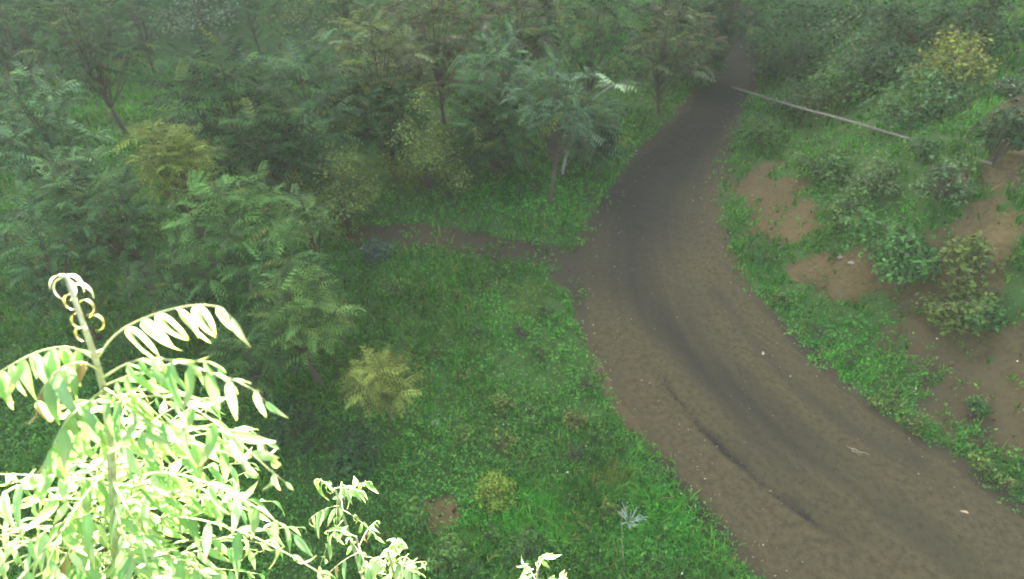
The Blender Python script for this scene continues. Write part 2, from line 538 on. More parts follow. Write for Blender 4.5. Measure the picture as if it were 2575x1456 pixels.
def leaf_quads(ctr, size, c, name, tilt=.7, up=None):
    m = len(ctr)
    a = N.uniform(0, 2 * math.pi, m)
    nrm = np.stack([N.normal(0, tilt, m), N.normal(0, tilt, m), np.ones(m)], 1)
    if up is not None:
        nrm = nrm + up
    nrm /= np.linalg.norm(nrm, axis=1)[:, None]
    u = np.stack([np.cos(a), np.sin(a), 0 * a], 1)
    u -= nrm * np.sum(u * nrm, 1)[:, None]
    u /= np.linalg.norm(u, axis=1)[:, None]
    v = np.cross(nrm, u)
    s = np.asarray(size)[:, None]
    V = np.stack([ctr - u * s, ctr + v * s * .5 + nrm * s * .12, ctr + u * s, ctr - v * s * .5 + nrm * s * .12], 1).reshape(-1, 3)
    o = np.arange(m)[:, None] * 4
    T = np.concatenate([np.concatenate([o, o + 2, o + 1], 1), np.concatenate([o, o + 3, o + 2], 1)])
    if name is None:
        return V, T, np.repeat(c, 4, axis=0)
    return mesh_np(name, V, T, np.repeat(c, 4, axis=0))

tag(link('grass', grass_mesh(64000, 3.2, 46), M_GRASS), 'short wild green grass growing on both sides of the dirt track', 'grass', kind='stuff')
tag(link('ground_cover', weed_mesh(56000, 3.2, 46), M_LEAF), 'low broad leaved weeds growing among the grass beside the track', 'weeds', kind='stuff')

# ------------------------------------------------------------------ compound leaves
def frond_template(pairs, droop, seed, end=True, curve=.0):
    """a compound leaf of length 1 along +x, its leaflets two triangles each; returns V, T, leaflet flag"""
    g = np.random.default_rng(seed)
    V, T = [], []
    ts = np.linspace(.18, .98, pairs)
    def spine(t):
        return np.array((t * (1 - .12 * droop * t), curve * t * t, .22 * t - droop * t * t))
    for t in ts:
        p = spine(t)
        for s in (-1, 1):
            L = .31 * (1 - .45 * abs(t - .45)) * g.uniform(.8, 1.15)
            dv = np.array((.45 + .5 * t, s * 1.0, -.35 - .5 * g.random()))
            dv /= np.linalg.norm(dv)
            sidev = np.array((1.0, -s * .35, .15 * g.normal())); sidev -= dv * (sidev @ dv); sidev /= np.linalg.norm(sidev)
            w = L * .17
            o = len(V)
            V += [p, p + dv * L * .42 + sidev * w, p + dv * L * .4 - sidev * w, p + dv * L + np.array((0, 0, -.04))]
            T += [(o, o + 1, o + 2), (o + 1, o + 3, o + 2)]
    # rachis as a thin strip
    for a, b in zip(np.linspace(0, 1, 5)[:-1], np.linspace(0, 1, 5)[1:]):
        o = len(V)
        w = np.array((0, .008, 0))
        V += [spine(a) - w, spine(a) + w, spine(b)]
        T += [(o, o + 1, o + 2)]
    return np.array(V), np.array(T)

TEMPL = [frond_template(p, d, i, curve=c) for i, (p, d, c) in enumerate(((6, .25, .1), (7, .45, -.1), (6, .6, 0), (7, .35, .15), (6, .75, -.05)))]

def crown_of_fronds(acc, tips, per, length, color, jitter=.35, yellow=0.0):
    for tip, axis_ in tips:
        for k in range(per):
            V, T = TEMPL[R.randrange(len(TEMPL))]
            az = 2 * math.pi * (k / per) + R.uniform(-.5, .5)
            el = R.uniform(-.35, .75)
            d = Vector((math.cos(az) * math.cos(el), math.sin(az) * math.cos(el), math.sin(el))) + Vector(axis_) * .45
            d.normalize()
            side = d.cross(Vector((0, 0, 1)))
            if side.length < .05: side = Vector((1, 0, 0))
            side.normalize()
            upv = side.cross(d)
            M = np.array((d, -side, upv)).T
            L = length * R.uniform(.65, 1.15)
            W = (V * L) @ M.T + np.asarray(tip)
            c = np.array(color) * R.choice((.4, .65, .9, 1.2, 1.6, 2.2)) * R.uniform(.85, 1.15)
            if R.random() < yellow: c = np.array((.13, .17, .035)) * R.uniform(.8, 1.2)
            acc.add(W, T, c)

def tips_in(center, rx, rz, n, flat=.2):
    out_ = []
    ga = math.pi * (3 - math.sqrt(5))
    off = R.uniform(0, 6)
    for i in range(n):
        zz = 1 - (1 + .8) * (i + .5) / n                        # from the top down to 0.7 below the middle
        rr = math.sqrt(max(0, 1 - zz * zz))
        f = R.uniform(.35, 1.05)
        a = off + ga * i + R.uniform(-.3, .3)
        d = np.array((math.cos(a) * rr, math.sin(a) * rr, zz))
        out_.append((np.array(center) + d * f * np.array((rx, rx, rz)), d))
    return out_

def pxm(p):
    return FPX / float((np.asarray(p) - EYE) @ FWD)

def tree(px, py, zc, wpx, color, label, n_tips=16, per=9, flen=.6, group=None, rz=None, yellow=.04, name='tree', cat='tree'):
    n_tips, flen = int(n_tips * 2.0), flen * .74
    """a small tree whose crown centre stands zc above the ground"""
    g = ground_at(px, py)
    for _ in range(3):                                          # the point of that line of sight zc above the ground below it
        c = on_plane(px, py, g[2] + zc)
        g = np.array((c[0], c[1], float(height(c[0], c[1]))))
    r = wpx / pxm(c) / 2
    rz_ = rz or max(.5, min(zc * .85, r * 1.05))
    root = link(name, None, loc=tuple(g))
    tag(root, label, cat, group)
    C0 = np.array((0, 0, zc))
    tips = tips_in(C0, max(r - flen * .55, r * .4), max(rz_ - flen * .3, .3), n_tips)
    top = C0 + np.array((R.uniform(-.2, .2), R.uniform(-.2, .2), rz_ * .7))
    bend = np.array((R.uniform(-.5, .5), R.uniform(-.5, .5), zc * .5))
    spine = bezier((0, 0, -.1), bend, top, 12)
    tr = Acc()
    tr.tube(spine, np.linspace(.03 + .014 * zc, .012, 12), (.12, .1, .08), 8)
    for tip, _d in tips:
        k = int(np.clip((tip[2] * .62) / top[2] * 11, 2, 9))
        mid = (spine[k] + tip) / 2 + np.array((0, 0, -.08))
        tr.tube(bezier(spine[k], mid, tip, 5), np.linspace(.02, .006, 5), (.13, .11, .08), 4)
    link('trunk', tr.mesh('trunk', True), M_BARK, root)
    a = Acc()
    crown_of_fronds(a, tips, per, flen, color, yellow=yellow)
    link('crown', a.mesh('crown'), M_LEAF, root)
    return root

def shrub(px, py, wpx, hgt, color, label, n=900, leaf=.05, group=None, name='shrub', cat='shrub', blossom=None, airy=.0):
    g = ground_at(px, py)
    for _ in range(3):
        c = on_plane(px, py, g[2] + hgt * .5)
        g = np.array((c[0], c[1], float(height(c[0], c[1]))))
    r = wpx / pxm(c) / 2
    root = link(name, None, loc=tuple(g))
    tag(root, label, cat, group)
    lobes = []
    for k in range(R.randint(14, 18)):
        a_, q = R.uniform(0, 6.28), math.sqrt(R.random())
        top_ = hgt * (1 - .5 * q * q)
        lobes.append((np.array((math.cos(a_) * q * r * .75, math.sin(a_) * q * r * .75, top_ * R.uniform(.3, .95))), r * R.uniform(.2, .5)))
    st = Acc()
    for p, lr in lobes:
        st.tube(bezier((R.uniform(-.06, .06), R.uniform(-.06, .06), -.05), (p[0] * .3, p[1] * .3, p[2] * .7), p, 6), np.linspace(.018, .005, 6), (.12, .1, .06), 5)
    link('stem', st.mesh('stem', True), M_BARK, root)
    ctr, nr = [], []
    for p, lr in lobes:
        m = n // len(lobes)
        d = N.normal(0, 1, (m, 3)); d /= np.linalg.norm(d, axis=1)[:, None]
        q = .1 + 1.15 * N.random((m, 1)) ** .8
        ctr.append(p + d * q * lr * np.array((1, 1, .8))); nr.append(d * .8)
    ctr = np.concatenate(ctr); nr = np.concatenate(nr)
    ctr[:, 2] = np.maximum(ctr[:, 2], .03)
    c = np.array(color)[None] * (.4 + 1.5 * N.random((len(ctr), 1)) ** 1.5)
    c = c * N.uniform(.85, 1.15, (len(ctr), 3))
    V, T, C = leaf_quads(ctr, leaf * N.uniform(.6, 1.3, len(ctr)), c, None, tilt=.6, up=nr)
    link('foliage', mesh_np('foliage', V, T, C), M_LEAF, root)
    if blossom:
        k = N.choice(len(ctr), int(len(ctr) * .12), replace=False)
        pts = ctr[k] + nr[k] * .05 + np.array((0, 0, .04))
        V, T, C = leaf_quads(pts, leaf * .55 * np.ones(len(k)), np.array(blossom)[None] * N.uniform(.7, 1.1, (len(k), 1)), None, tilt=.4)
        tag(link('blossom', mesh_np('blossom', V, T, C), M_LEAF, root), kind='stuff')
    return root

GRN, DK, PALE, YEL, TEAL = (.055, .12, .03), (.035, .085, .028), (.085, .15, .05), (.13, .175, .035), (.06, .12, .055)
tree(430, 400, 3.0, 220, YEL, 'small yellow leaved tree standing out against the dark hollow behind it', 20, 10, .5, yellow=.5)
tree(70, 330, 3.4, 330, TEAL, 'tall pale green tree at the edge of the frame, taller than the yellow tree', 24, 10, .6)
tree(190, 500, 2.6, 300, (.07, .14, .05), 'bushy green tree between the tall pale tree and the yellow tree', 20, 10, .5)
tree(590, 570, 2.6, 330, GRN, 'spreading feather leaved tree below the yellow tree', 20, 9, .62)
tree(760, 545, 2.3, 150, PALE, 'slim feather leaved sapling leaning out beside the spreading tree', 8, 8, .55)
tree(690, 680, 2.0, 280, (.06, .13, .035), 'low feather leaved tree in front of the spreading tree', 16, 9, .55)
tree(770, 800, 1.8, 260, (.075, .14, .035), 'feather leaved tree standing above the long bright frond of the near tree', 15, 9, .55)
tree(955, 960, 1.2, 170, (.13, .16, .035), 'small yellowish feather leaved tree in the middle of the grass', 9, 9, .5, yellow=.25)
tree(300, 570, 2.2, 280, DK, 'shaded dark green tree in front of the yellow tree', 16, 9, .5)
tree(140, 660, 2.0, 300, DK, 'dark green tree behind the withered tip of the near tree', 16, 9, .5)
tree(460, 720, 1.5, 260, DK, 'low dark tree in the shade behind the long bright frond', 13, 9, .5)
tree(620, 900, 1.3, 240, (.05, .11, .03), 'low green tree in the shade below the feather leaved trees', 12, 9, .5)
tree(1390, 250, 3.0, 250, (.06, .115, .06), 'greyish green tree beside the track at its far bend', 16, 8, .6)
tree(1250, 180, 3.0, 240, (.055, .11, .05), 'rounded green tree to the side of the greyish tree at the far bend', 16, 9, .6)
shrub(1070, 365, 270, 2.8, (.16, .22, .06), 'added pale yellow green rounded bush, standing in for a lens smear', 5200, .042, name='bush', cat='bush')  # this bush and the next two are added where lens smears fall
shrub(858, 475, 210, 2.3, (.13, .19, .05), 'smaller pale yellow green bush, added where a second lens smear falls', 3600, .042, name='bush', cat='bush')
shrub(430, 385, 190, 2.4, (.17, .19, .045), 'yellow green bush added over the small yellow leaved tree for a lens smear', 2200, .045, name='bush', cat='bush')
HAZY = 'trees in the hazy wooded hollow'
HILLSIDE = 'trees at the foot of the hill'
for x, y, z, w, s in ((40, 30, 4, 300, 'dark tree in the very corner of the frame, at the foot of the hill'), (190, 60, 4, 280, 'dark tree at the foot of the hill, next to the corner tree'),
        (320, -40, 4, 280, 'dark tree cut by the top edge, beyond the bluish tree'), (620, -10, 4, 260, 'dark tree cut by the top edge, beyond the whitish and yellowish trees'),
        (860, -10, 4, 260, 'dark tree cut by the top edge, between the yellowish and brownish trees'), (130, -40, 4, 300, 'tree cut by the top edge, above the corner tree'),
        (480, -60, 4, 280, 'tree cut by the top edge, above the whitish tree'), (-20, 90, 4, 280, 'tree cut by the side edge, below the corner tree')):
    tree(x, y, z, w, DK, s, 18, 8, 1.0, group=HILLSIDE)
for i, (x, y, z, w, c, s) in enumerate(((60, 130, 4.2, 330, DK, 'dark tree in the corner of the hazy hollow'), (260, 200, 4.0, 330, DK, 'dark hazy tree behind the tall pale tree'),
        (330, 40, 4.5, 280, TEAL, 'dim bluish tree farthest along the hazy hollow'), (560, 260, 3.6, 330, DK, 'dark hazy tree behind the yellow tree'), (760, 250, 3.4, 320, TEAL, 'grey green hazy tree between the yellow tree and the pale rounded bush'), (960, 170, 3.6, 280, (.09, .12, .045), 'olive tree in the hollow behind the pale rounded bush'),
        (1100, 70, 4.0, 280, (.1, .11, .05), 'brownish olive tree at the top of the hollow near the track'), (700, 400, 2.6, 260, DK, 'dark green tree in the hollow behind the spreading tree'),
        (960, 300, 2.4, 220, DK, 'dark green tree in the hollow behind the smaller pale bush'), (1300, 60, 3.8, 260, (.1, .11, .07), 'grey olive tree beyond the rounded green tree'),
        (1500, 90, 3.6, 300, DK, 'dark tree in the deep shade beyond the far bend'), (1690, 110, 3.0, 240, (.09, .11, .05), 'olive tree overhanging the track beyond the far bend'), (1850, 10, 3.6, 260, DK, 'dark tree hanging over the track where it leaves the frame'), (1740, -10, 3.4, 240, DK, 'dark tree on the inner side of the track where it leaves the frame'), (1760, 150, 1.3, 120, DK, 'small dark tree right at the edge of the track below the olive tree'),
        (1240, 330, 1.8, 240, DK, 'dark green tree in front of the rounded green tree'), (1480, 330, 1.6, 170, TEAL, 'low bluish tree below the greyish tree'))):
    tree(x, y, z * .8, w * 1.1, tuple(v * .75 for v in c), s, 22, 8, .8, group=HAZY)  # leaf colours dimmed to imitate tree shade
shrub(500, 25, 230, 3.6, (.32, .34, .26), 'whitish bush added for a lens smear at the top of the hazy hollow', 2600, .08, name='bush', cat='bush')  # added, like the yellowish bush below, to stand for smears on the lens
shrub(760, 20, 250, 3.2, (.2, .2, .07), 'yellowish bush added for a lens smear at the top of the hazy hollow', 2600, .08, name='bush', cat='bush')
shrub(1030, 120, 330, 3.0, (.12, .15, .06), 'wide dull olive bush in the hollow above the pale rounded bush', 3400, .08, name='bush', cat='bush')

# far side of the track: bushes on the bank
BANK = 'bushes on the earth bank'
for a in ((2000, 90, 300, 1.6, DK, 'dark green bush where the track leaves the frame', 1500, .07), (2210, 60, 280, 1.4, (.06, .11, .05), 'dull green bush high on the bank', 1300, .07),
          (2140, 190, 260, 1.1, GRN, 'green bush above the fallen pole', 1300, .06), (2330, 230, 220, 1.0, (.05, .11, .035), 'green bush below the yellow bush', 1000, .06),
          (2420, 150, 190, 1.2, (.16, .18, .04), 'yellow green bush high on the bank', 1000, .06), (2010, 240, 150, .8, DK, 'small dark bush beside the near end of the fallen pole', 700, .05),
          (1930, 340, 170, .7, GRN, 'green bush below the fallen pole at the edge of the track', 800, .05), (2090, 400, 210, .6, GRN, 'low green bush in front of the fallen pole', 900, .05),
          (2260, 540, 230, .75, (.05, .13, .03), 'bright green bush between two bare patches of earth', 1100, .055), (2300, 610, 190, .6, (.045, .13, .03), 'bright green bush just below the larger bright bush', 900, .05),
          (2120, 520, 150, .55, PALE, 'pale green bush beside the bare slope', 700, .05), (2455, 1020, 60, .35, (.05, .12, .03), 'small green bush alone on the bare earth', 350, .035),
          (2400, 420, 140, .6, (.07, .12, .05), 'small grey green bush at the low end of the fallen pole', 600, .05), (2560, 640, 120, .6, GRN, 'green bush at the edge of the frame beside pale earth', 600, .05),
          (2490, 560, 130, .7, (.1, .135, .035), 'olive yellow bush beside the bare earth bank', 600, .06)):
    px, py, w, h, c, lab, n, lf = a
    shrub(px, py, w * 1.1, h * 1.35, tuple(v * 1.15 for v in c), lab, int(n * 1.5), lf * 1.15, BANK)
for x, y, w_, h_, s_ in ((1960, 20, 230, 2.0, 'tall dark bush at the top edge next to the track'), (2120, 20, 260, 1.8, 'dark bush at the top edge, between the tall bush and the dull bush'), (2330, 40, 260, 1.8, 'dark bush at the top edge beyond the yellow green bush'), (2500, 60, 240, 1.8, 'dark bush in the top corner above the bush with whitish flowers'),
        (2230, 150, 240, 1.4, 'dark bush between the dull green bush and the fallen pole'), (2540, 330, 150, 1.3, 'dark bush at the side edge under the bush with whitish flowers'), (2010, 150, 200, 1.4, 'dark leafy bush beside the track just above the fallen pole')):
    shrub(x, y, w_, h_, (.032, .075, .026), s_, 2200, .07, BANK)  # foliage colour darkened in place of canopy shade
shrub(2085, 235, 230, .9, (.09, .14, .055), 'pale dull bush added for a lens smear behind the middle of the fallen pole', 1800, .05, BANK)  # this and the next two bank bushes are added for lens smears
shrub(2500, 620, 170, 1.0, (.09, .135, .03), 'large olive yellow bush added for a lens smear beside the bare slope', 1800, .05, BANK)
shrub(2210, 440, 190, .7, (.09, .15, .055), 'pale green bush added for a lens smear, between the pole and the bright bushes', 1500, .05, BANK)
shrub(2010, 262, 70, .42, GRN, 'small tuft of leaves hiding part of the fallen pole near the track', 300, .05, BANK)
shrub(2335, 368, 110, .5, (.05, .12, .035), 'leafy bush hiding part of the fallen pole near its low end', 500, .055, BANK)
for x, y in ((1010, 720), (1120, 760), (1190, 830), (1290, 810), (1390, 770), (1070, 860), (1180, 930), (1380, 900), (1450, 960), (1240, 1000), (1340, 1040), (1150, 1110), (1270, 1120), (1420, 1150), (1520, 1110),
             (1400, 1270), (1540, 1260), (1230, 1330), (1480, 1340), (1660, 1400), (1200, 1420), (1930, 650), (1990, 760), (2070, 830), (2150, 900), (2230, 1000), (2320, 1050), (2450, 1160), (2540, 1210), (1400, 430), (1250, 430), (1460, 500)):
    w_ = R.uniform(55, 110)
    shrub(x + R.uniform(-25, 25), y + R.uniform(-20, 20), w_, R.uniform(.22, .42), R.choice(((.06, .15, .03), (.08, .17, .03), (.045, .125, .035), (.11, .17, .035))), ('leafy weed clump in the grass between the track and the near tree' if x < 1700 and y > 600 else 'leafy weed clump in the green strip between the track and the earth bank' if x > 1700 else 'leafy weed clump in the grass behind the side path'), 160, R.uniform(.022, .045), 'weed clumps in the grass', name='weed', cat='weed')
shrub(2560, 200, 90, 1.0, (.05, .09, .04), 'bush with whitish flowers at the edge of the frame', 600, .055, name='flowering_shrub', blossom=(.6, .6, .55))
# near side of the track
VERGE = 'low shrubs in the grass'
for a in ((1250, 1235, 130, .5, (.13, .21, .03), 'shrub with yellow green blossom in the grass near the camera', 1100, .03, (.45, .42, .05)),
          (1045, 1290, 90, .5, (.07, .17, .03), 'bright green shrub beside the bare brown gap in the grass', 500, .04, None),
          (1130, 1390, 110, .5, (.08, .17, .035), 'green shrub just below the bare brown gap', 600, .04, None),
          (1450, 1055, 70, .3, (.13, .16, .05), 'small yellowish weed bush beside the track', 350, .03, None),
          (1330, 1380, 150, .4, (.05, .12, .03), 'dark green low shrub near the bottom of the frame', 800, .035, None),
          (950, 620, 110, .6, (.05, .09, .06), 'dark bluish shrub with pale twigs at the end of the side path', 600, .05, None),
          (1330, 470, 190, .35, (.03, .12, .02), 'deep green shrub just behind the side path', 900, .05, None),
          (1160, 470, 180, .45, (.04, .11, .025), 'green shrub behind the side path, nearer the pale rounded tree', 900, .05, None),
          (880, 1130, 200, .6, (.03, .08, .025), 'dark shrub in the shade beside the near tree', 900, .05, None),
          (740, 1060, 190, .7, (.035, .085, .025), 'dark shaded shrub just behind the near tree', 900, .05, None),
          (1240, 700, 150, .3, (.06, .15, .03), 'bright low shrub in front of the side path', 700, .04, None)):
    px, py, w, h, c, lab, n, lf, bl = a
    shrub(px, py, w, h, c, lab, n, lf, VERGE, blossom=bl)

# ------------------------------------------------------------------ the near tree
def leaflet_mesh(name, length, width, droop, sweep, color, tipc, curl=0.0, seg=7):
    """one lance shaped leaflet along +x, face up +z, folded on its midrib"""
    V, C = [], []
    width *= .86
    for i in range(seg + 1):
        t_ = i / seg
        w = width * (math.sin(math.pi * min(1, t_ ** .75 * .98 + .02)) ** .85) * (1 - .25 * t_) if i < seg else 0.0005
        w = max(w, .0012)
        ang = curl * t_
        if curl:
            xx = length * math.sin(ang) / curl; zz = -length * (1 - math.cos(ang)) / curl
        else:
            xx, zz = length * t_, -droop * length * t_ * t_
        yy = sweep * length * t_ * t_
        wob = .10 * width * math.sin(9 * t_ + seg)
        c = np.array(color) * (1 - t_ ** 3) + np.array(tipc) * t_ ** 3
        V += [(xx, yy - w, zz + w * .38 + wob), (xx, yy, zz), (xx, yy + w, zz + w * .38 - wob)]
        C += [c * .95, c * 1.15, c]
    F_ = []
    for i in range(seg):
        o = i * 3
        F_ += [(o, o + 3, o + 4, o + 1), (o + 1, o + 4, o + 5, o + 2)]
    return mesh_np(name, V, np.array(F_), np.array(C), True)

LG, LY, LB, LP = (.23, .35, .17), (.30, .30, .06), (.30, .17, .10), (.45, .42, .30)
LEAFLETS = [leaflet_mesh('leaflet', .135, .019, .22, .10, LG, (.2, .3, .06)), leaflet_mesh('leaflet', .145, .021, .35, -.12, (.15, .28, .09), (.26, .35, .13)),
            leaflet_mesh('leaflet', .125, .018, .12, .16, (.32, .4, .23), (.37, .38, .15)), leaflet_mesh('leaflet', .13, .020, .5, .05, (.2, .33, .14), (.33, .34, .13))]
LEAFLETS += [leaflet_mesh('leaflet', .135, .017, 0, .14, (.25, .35, .12), (.36, .33, .12), curl=1.5), leaflet_mesh('leaflet', .12, .022, 0, -.16, (.2, .32, .1), (.3, .22, .1), curl=-.9),
             leaflet_mesh('leaflet', .14, .013, 0, .22, (.3, .38, .16), (.34, .3, .1), curl=2.2)]
YLEAF = [leaflet_mesh('leaflet', .13, .020, .3, .1, (.46, .47, .34), (.42, .37, .13)), leaflet_mesh('leaflet', .12, .019, .2, -.1, (.42, .46, .3), (.42, .36, .12))]
DEAD = [leaflet_mesh('leaflet', .10, .016, .6, .2, LB, (.2, .1, .06)), leaflet_mesh('leaflet', .09, .015, .4, -.2, (.34, .2, .13), (.2, .11, .07))]
CURL = [leaflet_mesh('leaflet', .115, .010, 0, .0, (.36, .3, .12), (.3, .22, .1), curl=4.2, seg=12), leaflet_mesh('leaflet', .10, .013, 0, .1, (.62, .58, .5), (.5, .44, .34), curl=2.6, seg=10)]
for m_ in LEAFLETS + YLEAF + DEAD + CURL:
    m_.materials.append(M_NEAR)

def basis(x, hint):
    x = x / np.linalg.norm(x)
    y = hint - x * (hint @ x)
    y /= np.linalg.norm(y) + 1e-9
    return np.stack([x, y, np.cross(x, y)], 1)

class NearPlant:
    def __init__(s, root, base, limit, leaf_scale=1.0):
        s.root, s.base, s.left, s.k = root, np.asarray(base, float), limit, leaf_scale
        s.mass = Acc()
    def frond(s, pts, pairs, meshes, droop, singles=True, own=True, start=.16, rr=.0035, scale=1.0, flip=0, lab=None):
        """a compound leaf along the world polyline pts"""
        p = resample(np.asarray(pts) - s.base, 40)
        ns = pairs * 2 + 1
        own = own and s.left >= ns
        rach = Acc()
        rach.tube(p[::3], np.linspace(rr, rr * .4, len(p[::3])), (.42, .42, .2), 5)
        holder = None
        if own:
            holder = link('frond', rach.mesh('frond', True), M_STEM, s.root)
            if lab: holder['label'] = lab
        else:
            s.mass.add(np.concatenate(rach.V), np.concatenate(rach.Q), (.4, .42, .2))
        tg = np.gradient(p, axis=0); tg /= np.linalg.norm(tg, axis=1)[:, None]
        slots = []
        for i in range(pairs):
            f = start + (1 - start) * (i + .3) / pairs
            slots += [(f, -1), (f + R.uniform(-.02, .03), 1)]
        slots.append((1.0, 0))
        for f, sd in slots:
            q = min(39, max(0, f * 39)); a = int(q); b = min(39, a + 1)
            pos = p[a] + (p[b] - p[a]) * (q - a)
            t_ = tg[a]
            lat = np.cross(t_, (0, 0, 1.0)); lat /= np.linalg.norm(lat) + 1e-9
            dr = R.uniform(*droop)
            d = lat * sd * (1 - .55 * dr) + t_ * (.45 if sd else 1) + np.array((0, 0, -1.0)) * dr * 1.5 + np.array([R.gauss(0, .12) for _ in range(3)])
            hint = t_ * (sd if sd else 1) + np.array([R.gauss(0, .25) for _ in range(3)])
            if sd == 0: hint = lat
            Bm = basis(d, hint)
            if Bm[2, 2] < 0 and dr < .75: Bm = np.stack([Bm[:, 0], -Bm[:, 1], -Bm[:, 2]], 1)
            sc = s.k * scale * R.choice((.62, .8, .92, 1, 1.08, 1.2)) * R.uniform(.93, 1.07) * (1 - .35 * max(0, f - .7) / .3)
            me = meshes[R.randrange(len(meshes))]
            if own:
                o = link('leaflet', me, None, holder)
                M = Matrix(Bm.tolist()).to_4x4() @ Matrix.Diagonal((sc, sc, sc, 1))
                M.translation = Vector(pos)
                o.matrix_local = M
                s.left -= 1
            else:
                V = np.empty(len(me.vertices) * 3); me.vertices.foreach_get('co', V); V = V.reshape(-1, 3) * sc
                Fq = np.empty(len(me.loops), int); me.loops.foreach_get('vertex_index', Fq)
                c = np.empty(len(V) * 4, np.float32); me.attributes['tint'].data.foreach_get('color', c)
                s.mass.add(V @ Bm.T + pos, Fq.reshape(-1, 4), c.reshape(-1, 4)[:, :3])
    def finish(s):
        if s.mass.n:
            tag(link('foliage', s.mass.mesh('foliage', True), M_NEAR, s.root), kind='stuff')

STEM = [at_depth(*p) for p in ((165, 692, 1.85), (190, 760, 1.87), (215, 830, 1.90), (240, 900, 1.94), (262, 970, 1.98), (276, 1100, 2.10), (286, 1250, 2.28), (294, 1400, 2.50), (298, 1520, 2.75))]
foot = np.array((-2.05, 1.15, 0)); foot[2] = float(height(foot[0], foot[1]))
root = link('tree', None, loc=tuple(foot))
tag(root, 'sunlit young tree with long drooping compound leaves, close to the camera', 'tree')
st = resample(STEM + [STEM[-1] * .6 + foot * .4, foot + np.array((0, 0, -.15))], 60) - foot
tk = Acc(); tk.tube(st, .006 + .05 * np.linspace(0, 1, 60) ** .8, (.3, .3, .17), 8)
link('trunk', tk.mesh('trunk', True), M_STEM, root)
NP = NearPlant(root, foot, 300, 1.04)
def D(*pts): return [at_depth(*p) for p in pts]
# leaves that can be followed one by one in the photograph
NP.frond(D((243, 905, 1.94), (290, 835, 1.88), (370, 795, 1.82), (440, 774, 1.78), (510, 764, 1.76), (562, 772, 1.76), (582, 798, 1.78)), 6, YLEAF, (1.05, 1.3), start=.3, lab='long arching frond with pale leaflets hanging in a row')
NP.frond(D((258, 950, 1.96), (330, 905, 1.86), (420, 898, 1.80), (520, 935, 1.77), (600, 958, 1.76), (645, 985, 1.78), (668, 1010, 1.8)), 8, LEAFLETS + YLEAF, (.6, 1.0), start=.2)
NP.frond(D((240, 905, 1.94), (180, 868, 1.9), (110, 878, 1.86), (50, 905, 1.84), (-15, 945, 1.84)), 7, LEAFLETS, (.7, 1.05), start=.15)
NP.frond(D((270, 1020, 2.02), (400, 985, 1.92), (500, 1030, 1.86), (600, 1110, 1.84), (680, 1185, 1.86), (716, 1212, 1.88)), 8, LEAFLETS + YLEAF, (.5, .95), start=.15)
NP.frond(D((250, 930, 1.95), (200, 905, 1.88), (140, 930, 1.84), (100, 985, 1.84), (90, 1030, 1.86)), 6, DEAD + LEAFLETS[:1] + YLEAF, (.6, 1.0), start=.2, lab='frond with withered brown leaflets')
NP.frond(D((262, 970, 1.98), (330, 940, 1.88), (430, 915, 1.84), (520, 905, 1.84), (548, 925, 1.85)), 7, LEAFLETS, (.3, .9), start=.15)
NP.frond(D((276, 1100, 2.1), (360, 1050, 1.98), (470, 1080, 1.92), (580, 1080, 1.9), (650, 1090, 1.9), (680, 1150, 1.92)), 7, LEAFLETS, (.4, .9))
NP.frond(D((276, 1090, 2.1), (210, 1060, 1.95), (140, 1110, 1.88), (100, 1200, 1.88)), 7, LEAFLETS, (.3, .8))
NP.frond(D((284, 1220, 2.25), (200, 1200, 2.1), (80, 1195, 2.02), (-40, 1190, 2.0)), 7, LEAFLETS, (.6, 1.0))
NP.frond(D((284, 1230, 2.25), (400, 1180, 2.1), (520, 1210, 2.02), (640, 1270, 2.0), (740, 1345, 2.02)), 8, LEAFLETS + YLEAF, (.3, .9))
NP.frond(D((290, 1330, 2.4), (430, 1290, 2.25), (600, 1330, 2.15), (740, 1400, 2.12), (850, 1470, 2.15)), 8, LEAFLETS + YLEAF, (.3, .9))
NP.frond(D((290, 1330, 2.4), (200, 1290, 2.25), (90, 1350, 2.15), (-20, 1420, 2.12)), 8, LEAFLETS, (.3, .9))
NP.frond(D((262, 975, 1.98), (300, 1000, 1.86), (350, 1060, 1.8), (370, 1120, 1.8)), 6, LEAFLETS, (.3, .8))
NP.frond(D((262, 980, 1.98), (220, 1010, 1.86), (160, 1060, 1.82), (130, 1130, 1.82)), 6, LEAFLETS, (.3, .8))
# withered tip: curled leaflets about the top of the stem
tipf = Acc(); tipf.tube(resample(D((215, 830, 1.898), (190, 760, 1.868), (165, 690, 1.845)), 10) - foot, np.linspace(.007, .003, 10), (.45, .42, .28), 6)
th = link('frond', tipf.mesh('frond', True), M_STEM, root)
th['label'] = 'withered tip with curled pale leaflets'
for (px, py, sd, k, rot) in ((218, 825, -1, 0, .2), (224, 800, 1, 0, -.2), (205, 790, -1, 0, .4), (200, 760, 1, 0, 0), (190, 745, -1, 0, .1), (182, 720, 1, 1, .2), (172, 700, -1, 1, 0), (166, 694, 1, 1, .5), (160, 698, -1, 1, .9), (170, 704, 1, 1, 1.2)):
    pos = at_depth(px, py, 1.88) - foot
    d = RIGHT * sd * .8 + UP * (.75 - rot) - FWD * .2
    Bm = basis(d, FWD * 1.0 + UP * .3)
    M = Matrix(Bm.tolist()).to_4x4() @ Matrix.Diagonal((.9, .9, .9, 1)); M.translation = Vector(pos)
    if (Bm @ np.array((0, 0, -1))) @ UP > 0:                        # curl downward
        M = M @ Matrix.Rotation(math.pi, 4, 'X')
    o = link('leaflet', CURL[k], None, th); o.matrix_local = M; NP.left -= 1
